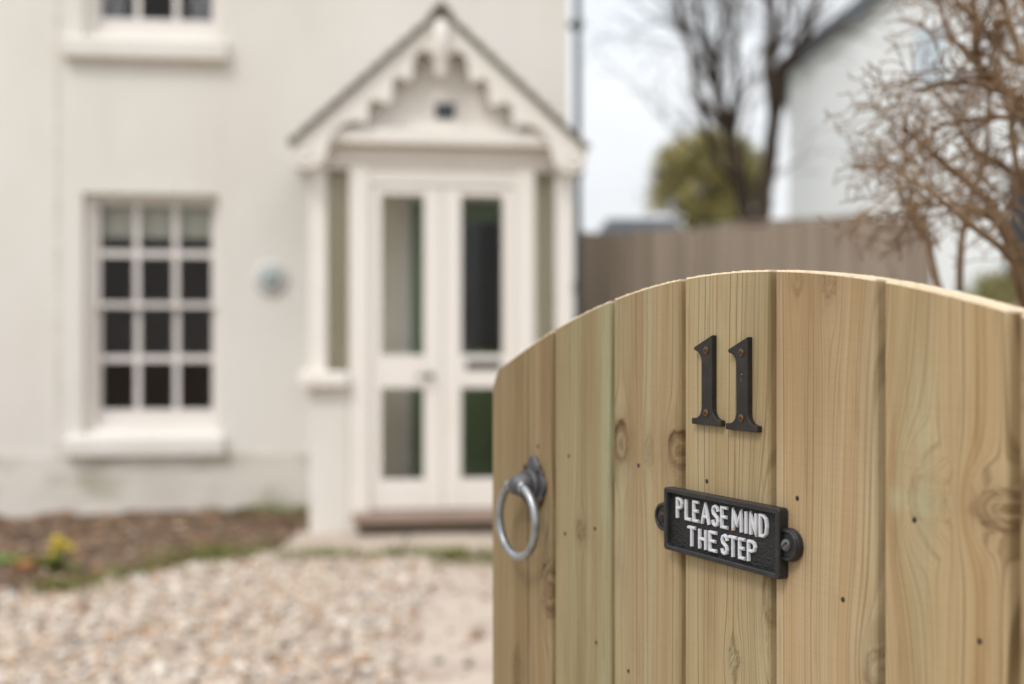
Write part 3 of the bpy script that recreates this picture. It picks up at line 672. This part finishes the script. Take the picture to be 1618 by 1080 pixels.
# --- big leafless shrub on the bank, right of the picture
rs = random.Random(23)
SK = .62
SB = at(1600, 500, 3.1*SK); SB.z = bank_h(SB.x, SB.y)
sh = tag(empty('bare_shrub', SB), 'large leafless reddish brown shrub tangled with twigs behind the gate', 'shrub')
Ls = [
    ([(1640, 520, 3.1), (1612, 418, 3.1), (1548, 308, 3.05), (1500, 262, 3.0), (1465, 228, 2.95), (1432, 198, 2.9)], .017, .005),
    ([(1690, 330, 3.0), (1618, 166, 3.0), (1563, 124, 3.0), (1536, 66, 3.0), (1525, -30, 3.0)], .019, .009),
    ([(1720, 420, 3.2), (1618, 284, 3.2), (1550, 240, 3.2), (1528, 218, 3.2), (1478, 150, 3.2)], .016, .006),
    ([(1640, 500, 3.0), (1600, 420, 2.9), (1560, 352, 2.85), (1500, 322, 2.85), (1425, 318, 2.8)], .014, .004),
    ([(1485, 470, 3.3), (1466, 380, 3.3), (1452, 330, 3.3), (1440, 262, 3.3), (1430, 180, 3.3)], .011, .004),
    ([(1512, 460, 3.2), (1520, 380, 3.2), (1534, 310, 3.2), (1560, 230, 3.2), (1575, 120, 3.2), (1590, 20, 3.2)], .012, .005),
    ([(1700, 250, 2.9), (1630, 120, 2.9), (1590, 40, 2.9), (1570, -40, 2.9)], .014, .007),
    ([(1618, 166, 3.0), (1540, 140, 2.8), (1490, 130, 2.7), (1450, 140, 2.7)], .010, .004),
    ([(1600, 420, 2.9), (1555, 378, 2.7), (1500, 330, 2.65), (1460, 300, 2.6), (1420, 275, 2.6)], .010, .003),
    ([(1700, 480, 2.8), (1640, 340, 2.8), (1600, 250, 2.8), (1585, 160, 2.8)], .013, .006),
    ([(1563, 124, 3.0), (1510, 60, 3.1), (1490, -10, 3.1)], .010, .005),
    ([(1700, 140, 2.95), (1640, 60, 2.95), (1610, -20, 2.95)], .013, .007),
    ([(1700, 60, 3.1), (1620, 90, 3.1), (1560, 40, 3.1), (1520, 10, 3.1), (1480, -30, 3.1)], .010, .005),
    ([(1680, 200, 2.8), (1610, 190, 2.8), (1540, 190, 2.8), (1470, 200, 2.8)], .010, .004),
    ([(1460, 380, 3.3), (1430, 330, 3.4), (1412, 300, 3.4), (1398, 282, 3.4)], .008, .003)]
stem = MB(); tw = MB(); cfg_min[0] = .0010
for i, (l, a, b) in enumerate(Ls):
    P = wob(rel(sh, [at(q[0], q[1], q[2]*SK) for q in l]), .018, i*2.3, 6); rr = [(a+(b-a)*k/(len(P)-1))*.58 for k in range(len(P))]
    stem.tube(P, rr, 8)
    grow(tw, P, rr, 0, rs, [(38, (.05, .16), (25, 70), .34, .42, .10), (34, (.03, .09), (30, 75), .38, .68, .08), (13, (.015, .04), (30, 80), .34, .8, .05)], 5)
stem.build('stem', TWIG, sh, smooth=True); tw.build('twigs', TWIG, sh, smooth=True)

# ================================================================== GATE
TH = R(26.79)
GO = (.1839, 1.01, 0); GR = -(math.pi/2-TH)
Gm = Matrix.Translation(Vector(GO)) @ Matrix.Rotation(GR, 4, 'Z')
gate = tag(empty('garden_gate', GO, GR), 'arched wooden garden gate of treated pine boards, standing open', 'gate')
def arch(x):
    z = 1.2292-(.500*x*x-.18*x**4)
    e = abs(x)-.438
    if e > 0: z -= .018*(e/.022)**2
    return z
EDGES = [-.4600, -.3674, -.3061, -.1868, -.0670, .0576, .1770, .2925, .3700, .4600]
# (pith x, pith depth, taper, tint, green stain strips [(x, width, strength)], knots [(x, z, rx, rz, dark)])
BOARDS = [
    (-.52, .03, .02, (.70, .66, .56), [], [(-.395, .80, .008, .012, .5)]),
    (-.40, .03, .05, (.74, .69, .60), [], [(-.319, .902, .014, .026, .8)]),
    (-.36, .02, .02, (.80, .82, .72), [(-.200, .018, .85), (-.262, .02, .35)], [(-.2509, .9765, .008, .010, .75)]),
    (-.20, .015, .03, (.90, .86, .77), [(-.172, .010, .6), (-.125, .008, .55)], [(-.1730, 1.071, .0135, .021, .95), (-.1240, 1.0685, .009, .017, .38), (-.0785, 1.0715, .015, .018, 1.0)]),
    (-.14, .02, .02, (1.00, .98, .88), [(.035, .02, .35), (-.045, .015, .2)], [(.0035, .9040, .007, .009, .6), (.0545, .968, .012, .028, .55), (.072, .93, .02, .04, .1)]),
    (.20, .03, .02, (1.10, 1.03, .95), [(.168, .007, .4)], [(.0843, 1.222, .006, .016, .45), (.1201, 1.219, .007, .018, .45), (.171, .935, .012, .016, .5)]),
    (.375, .02, .02, (1.10, 1.02, .90), [(.215, .016, .75), (.20, .012, .4)], [(.2183, 1.0636, .018, .020, .16), (.281, 1.064, .024, .013, .60)]),
    (.30, .03, .04, (.84, .78, .72), [], []),
    (.45, .03, .04, (.95, .90, .84), [], [])]
PATCHES = [(.2183, 1.062, .014, .020, 1.0), (.196, 1.060, .016, .012, .95), (.216, 1.115, .012, .045, .75), (-.124, 1.055, .006, .03, .8), (-.160, 1.045, .006, .02, .7), (.0035, .904, .009, .012, .6), (.165, .95, .012, .03, .7), (-.0335, 1.16, .02, .03, .35)]
NAILS = [(-.0339, 1.0496), (-.2760, 1.0510), (-.2841, .9685), (-.2231, .9823), (-.3449, 1.0556), (-.1424, 1.0533), (-.1603, .8544), (.0843, 1.0485), (.1351, .9795), (.2057, 1.0478), (.2619, .9768), (-.3303, .9276), (-.2206, .8683), (.033, .876)]
def board(i):
    x0, x1 = EDGES[i], EDGES[i+1]; cx, dep, tap, tint, stains, knots = BOARDS[i]
    tight = i in (0,); gap = .0006
    x0 += gap; x1 -= gap
    c0 = .0012; c1 = .0025 if i in (0,) else .0042; dp_ = .0105
    if i == 0: c0 = .0012
    w_ = x1-x0; n = max(8, int((w_-c0-c1)/.0026))
    x1 = x1-.0012 if i == 0 else (x1 if i == len(EDGES)-2 else x1-.0068); w_ = x1-x0; n = max(8, int((w_-c0-c1)/.0026))
    prof = [(x0, .0012)]+[(x0+c0*.4, .0004)]+[(x0+c0+(w_-c0-c1)*k/n, 0) for k in range(n+1)]+([(x1-c1*.3, .0003), (x1, .006)] if i in (0, len(EDGES)-2) else [(x1-c1*.62, .0005), (x1-c1*.3, .0025), (x1, dp_), (x1+.0067, dp_+.0004)])
    N_ = len(prof); zs = list(np.linspace(.05, .72, 9))+list(np.linspace(.728, 1.0, 92))[0:]
    rows = [np.linspace(0, 1, 10), np.linspace(0, 1, 150)]
    V = []; 
    zl = .72
    M_ = 0; par = [('a', t) for t in rows[0]]+[('b', t) for t in rows[1][1:]]
    top = [arch(x) for x, _ in prof]
    jit = [random.gauss(0, .00025) for _ in prof]
    for kind, t in par:
        for k, (x, y) in enumerate(prof):
            z = .05+(zl-.05)*t if kind == 'a' else zl+(top[k]-.0016-zl)*t
            V.append((x, y, z))
    M_ = len(par)
    for k, (x, y) in enumerate(prof): V.append((x, max(y, .0014), top[k]+jit[k]))
    nf = len(V); TH_ = .021
    for k, (x, y) in enumerate(prof): V.append((x, TH_, top[k]+jit[k]*.5))
    for k, (x, y) in enumerate(prof): V.append((x, TH_, .05))
    F = []; MI = []
    for r in range(M_):
        for k in range(N_-1):
            a = r*N_+k; F.append((a, a+1, a+N_+1, a+N_)); MI.append(0 if r < M_-1 else 1)
    for k in range(N_-1):
        a = M_*N_+k; F.append((a, a+1, nf+k+1, nf+k)); MI.append(1)
        F.append((nf+k, nf+k+1, nf+N_+k+1, nf+N_+k)); MI.append(0)
        F.append((nf+N_+k, nf+N_+k+1, k+1, k)); MI.append(0)
    for k, fl_ in ((0, 1), (N_-1, 0)):    # the two long edges
        loop = [r*N_+k for r in range(M_+1)]+[nf+k, nf+N_+k]
        F.append(tuple(loop if fl_ else loop[::-1])); MI.append(0)
    me = bpy.data.meshes.new('board'); me.from_pydata(V, [], F); me.materials.append(PINE); me.materials.append(ENDGRAIN)
    me.polygons.foreach_set('material_index', MI)
    A = np.array(V); X, Z = A[:, 0], A[:, 2]
    ring = np.empty(len(V)); kn = np.zeros(len(V)); kr = np.zeros(len(V)); st = np.zeros(len(V))
    for j, (x, y, z) in enumerate(V):
        wv = .0045*noise.noise(Vector((x*6, z*2.2, i*7.3)))+.0016*noise.noise(Vector((x*30, z*7, i*3.1)))
        xx = x
        for (kx, kz, rx, rz, dk) in knots:   # grain flows round each knot
            ux, uz = (x-kx), (z-kz)*rx/rz*.55
            r2 = ux*ux+uz*uz; a2 = (rx*1.25)**2
            xx -= ux*min(1, a2/max(r2, 1e-9)) if r2 > a2 else ux
            q = math.hypot((x-kx)/rx, (z-kz)/rz)*(1+.18*noise.noise(Vector((x*90, z*90, i))))
            kr[j] = max(kr[j], q) if q < 3 else kr[j]
            f = dk*max(0, min(1, (1.12-q)/.35)); halo = dk*.30*max(0, min(1, (2.3-q)/1.4)); core = 0
            ringk = .22*math.sin(q*9) if q < 1.1 else 0
            if dk > .4:    # dead knot: dark bark ring, heavier on one side, paler heart
                an = math.atan2((z-kz)/rz, (x-kx)/rx); bark = math.exp(-((q-.95)/.20)**2)*(.62+.38*math.cos(an-kx*60))
                f = dk*max(bark*1.25, (.50+.25*math.sin(q*11)) if q < .95 else 0)
                kn[j] = max(kn[j], min(1, f), halo)
            else: kn[j] = max(kn[j], f*(.82+ringk), halo)
            if q < 1.2: xx += .0012*math.sin(q*14)
        ring[j] = math.hypot(xx-cx, dep+tap*(z-1.0)+wv*3)*{1: 1.3}.get(i, 1)+wv*.6+i*1.37
        for (px_, pz_, pw, ph, ps) in PATCHES:   # pale green treatment marks round the knots
            g2 = ((x-px_)/pw)**2+((z-pz_)/ph)**2
            if g2 < 6: st[j] = max(st[j], ps*math.exp(-g2)*(.7+.6*noise.noise(Vector((x*60, z*35, 4)))))
        for (sx_, sw_, ss) in stains:
            st[j] = max(st[j], ss*math.exp(-((x-sx_-.004*noise.noise(Vector((3, z*9, i))))/sw_)**2)*(.55+.6*noise.noise(Vector((x*25, z*5, i*2+5)))))
    for nm, arr in (('ring', ring), ('knot', np.clip(kn, 0, 1)), ('knot_ring', kr), ('stain', np.clip(st, 0, 1))):
        a = me.attributes.new(nm, 'FLOAT', 'POINT'); a.data.foreach_set('value', arr.astype(np.float32))
    a = me.attributes.new('tint', 'FLOAT_COLOR', 'POINT'); a.data.foreach_set('color', np.tile(np.array([*tint, 1], np.float32), len(V)))
    o = bpy.data.objects.new('board', me); COL.objects.link(o); o.parent = gate
    for (nx, nz2) in NAILS:
        if x0 < nx < x1:
            m = MB(); m.lathe([(.0020, 0), (.0020, .0003), (.0008, .0005)], (nx, 0, nz2), (0, -1, 0), 10)
            m.build('nail', NAILM, o)
    return o
for i in range(len(EDGES)-1): board(i)
for z in (.18, .62, 1.0):
    m = MB(); m.box(-.445, .445, .0215, .05, z, z+.09); m.build('rail', mat('pine rail', (.44, .31, .17), .7, .2), gate, bevel=.003)

# ---- ring latch: a part of the gate
lx, lz = -.3510, 1.0135
m = MB(); pts = []
for k in range(96):
    a = 2*math.pi*k/96
    r = .0205+.0065*abs(math.cos(2*a))**.7+.0035*abs(math.cos(4*a))
    pts.append((lx+r*math.cos(a)*.92, lz+r*math.sin(a)*1.06))
m.prism(pts, -.0045, -.0002)
latch = m.build('latch_plate', IRONGREY, gate, bevel=.0015)
m = MB(); m.lathe([(.0165, .004), (.0175, .007), (.0150, .009), (.0150, .012), (.0165, .0135), (.0125, .020), (.0095, .028), (.006, .031)], (lx, 0, lz), (0, -1, 0), 28); m.build('boss', IRONGREY, latch, smooth=True)
rc = Vector((lx-.002, -.0215, lz-.0385)); m = MB(); ring_ = []
for k in range(64):
    a = 2*math.pi*k/64; rx_ = .0395*math.cos(a)
    ring_.append((rc.x+rx_*math.cos(R(3)), rc.y+rx_*math.sin(R(3)), rc.z+.0395*math.sin(a)))
m.tube(ring_, .0046, 14, closed=True); m.build('ring', GALV, latch, smooth=True)
m = MB(); m.tube([(q[0], q[1], q[2]) for q in ring_[12:22]], .0066, 14); m.build('collar', GALV, latch, smooth=True)
def screw(parent, x, y, z, r, mt, slot='cross', dome=.4):
    m = MB(); m.lathe([(r, 0), (r*.96, r*dome*.45), (r*.7, r*dome*.85), (r*.3, r*dome)], (x, y, z), (0, -1, 0), 20)
    h = y-r*dome; a0 = random.uniform(0, 1.5)
    for a in ((a0, a0+math.pi/2) if slot == 'cross' else (a0,)):
        ca, sa = math.cos(a), math.sin(a); l, t = r*(.55 if slot == 'cross' else .9), r*.13
        v = [(x+ca*p*l-sa*q*t, h-.00012, z+sa*p*l+ca*q*t) for p, q in ((-1, -1), (1, -1), (1, 1), (-1, 1))]+[(x+ca*p*l-sa*q*t, h+r*.2, z+sa*p*l+ca*q*t) for p, q in ((-1, -1), (1, -1), (1, 1), (-1, 1))]
        m.add(v, [(0, 1, 2, 3), (0, 4, 5, 1), (1, 5, 6, 2), (2, 6, 7, 3), (3, 7, 4, 0)], 1)
    return m.build('screw', [mt, NAILM], parent, smooth=False)
for sx_, sz_ in ((-.016, .0175), (.016, .0165), (.0155, -.0185), (-.0155, -.0185)): screw(latch, lx+sx_, -.0045, lz+sz_, .0034, BRONZE)

# ---- numerals
def numeral(x, z, label, dents):
    o = tag(empty('house_number', Gm @ Vector((x, 0, z)), GR), label, 'numeral', 'numerals on the gate')
    s_ = .001; arc = lambda cx, cz, r, a0, a1, n: [(cx+r*math.cos(R(a0+(a1-a0)*k/n)), cz+r*math.sin(R(a0+(a1-a0)*k/n))) for k in range(n+1)]
    P = [(0, 0), (42, 0), (42, 5.2), (38.5, 5.4)]+arc(39.0, 15.0, 9.4, 265, 182, 7)+[(29.6, 18), (29.6, 77.5), (3.2, 67.0), (3.4, 64.6)]+arc(4.6, 54.2, 9.6, 75, 3, 7)+[(14.2, 50), (14.2, 18)]+arc(4.8, 15.0, 9.4, -2, -85, 7)+[(3.0, 5.4), (0, 5.2)]
    m = MB(); m.prism([((a-21)*s_, b*s_) for a, b in P], -.0052, -.0001); d_ = m.build('digit', BLACK, o, bevel=.0011, segs=3)
    for a, b in ((21.5, 64.5), (21.5, 10.5)):
        c_ = MB(); c_.lathe([(.0041, 0), (.0041, .0002), (.0037, .0003)], ((a-21)*s_, -.0052, b*s_), (0, -1, 0), 20); c_.build('countersink', CASTIRON, o)
        screw(o, (a-21)*s_, -.0054, b*s_, .0031, BRONZE, dome=.30)
    if dents:
        for k, (a, b, l) in enumerate(((20.5, 46.5, 2.6), (20.0, 43.0, .9), (20.4, 41.2, .8))):
            c_ = MB(); c_.box((a-21)*s_, (a-21+l)*s_, -.00528, -.0051, b*s_, (b+.35)*s_); c_.build('scratch', mat('bare metal scratch', (.30, .29, .28), .5, .4), o)
    return o
numeral(-.0283, 1.0985, 'black metal numeral 1 on the gate, the left and slightly higher one of the pair', 0)
numeral(.0203, 1.0968, 'black metal numeral 1 on the gate, the right one with pale scratches on its stem', 1)

# ---- cast iron sign
sg = tag(empty('step_sign', Gm @ Vector((-.006, 0, 1.0118)), GR), 'black cast iron sign lettered PLEASE MIND THE STEP below the numerals', 'sign')
HW, HH = .0802, .0280
def rrect(w_, h_, r, n=4):
    p = []
    for cx, cz, a0 in ((w_-r, h_-r, 0), (-w_+r, h_-r, 90), (-w_+r, -h_+r, 180), (w_-r, -h_+r, 270)):
        p += [(cx+r*math.cos(R(a0+90*k/n)), cz+r*math.sin(R(a0+90*k/n))) for k in range(n+1)]
    return p
o_ = rrect(HW, HH, .0028); i_ = rrect(HW-.0050, HH-.0045, .0018); n = len(o_)
m = MB(); yb, yf, yp = -.0002, -.0098, -.0052
v = [(x, yb, z) for x, z in o_]+[(x, yf, z) for x, z in o_]+[(x, yf, z) for x, z in i_]+[(x*.992, yp, z*.985) for x, z in i_]
f = [tuple(range(n-1, -1, -1))]
for r in range(3): f += [((k+1) % n+r*n, k+r*n, k+(r+1)*n, (k+1) % n+(r+1)*n)[::-1] for k in range(n)]
m.add(v, f); m.add([(x*.992, yp, z*.985) for x, z in i_], [tuple(range(n))], 1)
bm_o = m.build('plate', [CASTIRON, CASTPANEL], sg, bevel=.0014, segs=3)
for s_ in (-1, 1):
    m = MB(); pts = [(s_*(HW-.004), -.0138), (s_*(HW-.004), .0138)]; cx = HW+.0052
    pts = [(s_*HW, .0132)]+[(s_*(cx+.0134*math.cos(R(a))), .0132*math.sin(R(a))) for a in range(80, -81, -10)]+[(s_*HW, -.0132)]
    m.prism(pts, -.0062, -.0003); m.build('ear', CASTIRON, sg, bevel=.0018, segs=3)
    m = MB(); rp = [(s_*(HW+.0005), -.0066, .0112)]+[(s_*(cx+.0112*math.cos(R(a))), -.0064, .0112*math.sin(R(a))) for a in range(75, -76, -10)]+[(s_*(HW+.0005), -.0066, -.0112)]
    m.tube(rp, .0017, 8); m.build('ear_rim', CASTIRON, sg, smooth=True)
    screw(sg, s_*(HW+.0052), -.0062, 0, .0050, IRONGREY if s_ > 0 else NAILM, slot='one', dome=.75)
STROKES = {
    'P': [[(0, 0), (0, 1)], [(0, 1), (.55, 1), (.88, .93), (1, .76), (.88, .58), (.55, .5), (0, .5)]],
    'L': [[(0, 1), (0, 0), (1, 0)]],
    'E': [[(1, 1), (0, 1), (0, 0), (1, 0)], [(0, .52), (.85, .52)]],
    'A': [[(0, 0), (.5, 1), (1, 0)], [(.2, .33), (.8, .33)]],
    'S': [[(1, .78), (.9, .93), (.5, 1), (.12, .93), (0, .76), (.12, .6), (.5, .5), (.88, .4), (1, .24), (.88, .07), (.5, 0), (.1, .07), (0, .22)]],
    'M': [[(0, 0), (0, 1), (.5, .25), (1, 1), (1, 0)]],
    'I': [[(.5, 0), (.5, 1)]],
    'N': [[(0, 0), (0, 1), (1, 0), (1, 1)]],
    'D': [[(0, 0), (0, 1), (.5, 1), (.88, .85), (1, .5), (.88, .15), (.5, 0), (0, 0)]],
    'T': [[(0, 1), (1, 1)], [(.5, 1), (.5, 0)]],
    'H': [[(0, 0), (0, 1)], [(1, 0), (1, 1)], [(0, .5), (1, .5)]]}
def letter(ch, x0, x1, z0, z1):
    """cast letter: rounded ridges rising from the panel"""
    r = .00122; m = MB()
    x0 += r*1.15; x1 -= r*1.15; z0 += r*1.1; z1 -= r*1.1
    for s_ in STROKES[ch]:
        P = []
        for k in range(len(s_)-1):
            a, b = s_[k], s_[k+1]
            for t in (0, .5): P.append((a[0]+(b[0]-a[0])*t, a[1]+(b[1]-a[1])*t))
        P.append(s_[-1]); Q = [Vector((x0+(x1-x0)*p[0], z0+(z1-z0)*p[1])) for p in P]
        # a ridge: base width 2.3r, rounded top
        L_, Rr = [], []
        d0 = (Q[1]-Q[0]).normalized(); d1 = (Q[-1]-Q[-2]).normalized(); closed = (Q[0]-Q[-1]).length < 1e-6
        if not closed: Q[0] = Q[0]-d0*r*.6; Q[-1] = Q[-1]+d1*r*.6
        prof = [(-1.18, 0), (-1.05, .55), (-.72, .9), (0, 1.0), (.72, .9), (1.05, .55), (1.18, 0)]
        v = []; NP = len(prof)
        for k, q in enumerate(Q):
            da = (Q[k]-Q[k-1]) if k else (Q[0]-Q[-2] if closed else Q[1]-Q[0])
            db = (Q[k+1]-Q[k]) if k < len(Q)-1 else (Q[1]-Q[0] if closed else Q[-1]-Q[-2])
            da.normalize(); db.normalize(); t = da+db; t = t.normalized() if t.length > .2 else da
            nn = Vector((-t.y, t.x)); sc = min(1.5, 1/max(.5, nn.dot(Vector((-da.y, da.x)))))
            for px_, hh in prof:
                w2 = q+nn*px_*r*sc; v.append((w2.x, yp+.0001-hh*.0026, w2.y))
        f = []
        for k in range(len(Q)-1):
            for p in range(NP-1): f.append((k*NP+p, k*NP+p+1, (k+1)*NP+p+1, (k+1)*NP+p))
        if not closed: f.append(tuple(range(NP))); f.append(tuple((len(Q)-1)*NP+p for p in range(NP-1, -1, -1)))
        m.add(v, f)
    return m.build('letter', LETTER, sg)
r1 = [-.0708, -.0609, -.0573, -.0476, -.0458, -.0363, -.0334, -.021, -.018, -.0082, -.0056, .0044, .01, .0236, .0267, .0304, .0333, .0428, .0453, .0564]
r2 = [-.0532, -.0415, -.0371, -.0255, -.0223, -.011, -.005, .0044, .0052, .0168, .0186, .0276, .0302, .0416]
for k, ch in enumerate('PLEASEMIND'): letter(ch, r1[2*k]+.006, r1[2*k+1]+.006, 1.0132-1.0118, 1.0323-1.0118)
for k, ch in enumerate('THESTEP'): letter(ch, r2[2*k]+.006, r2[2*k+1]+.006, .9912-1.0118, 1.0092-1.0118)
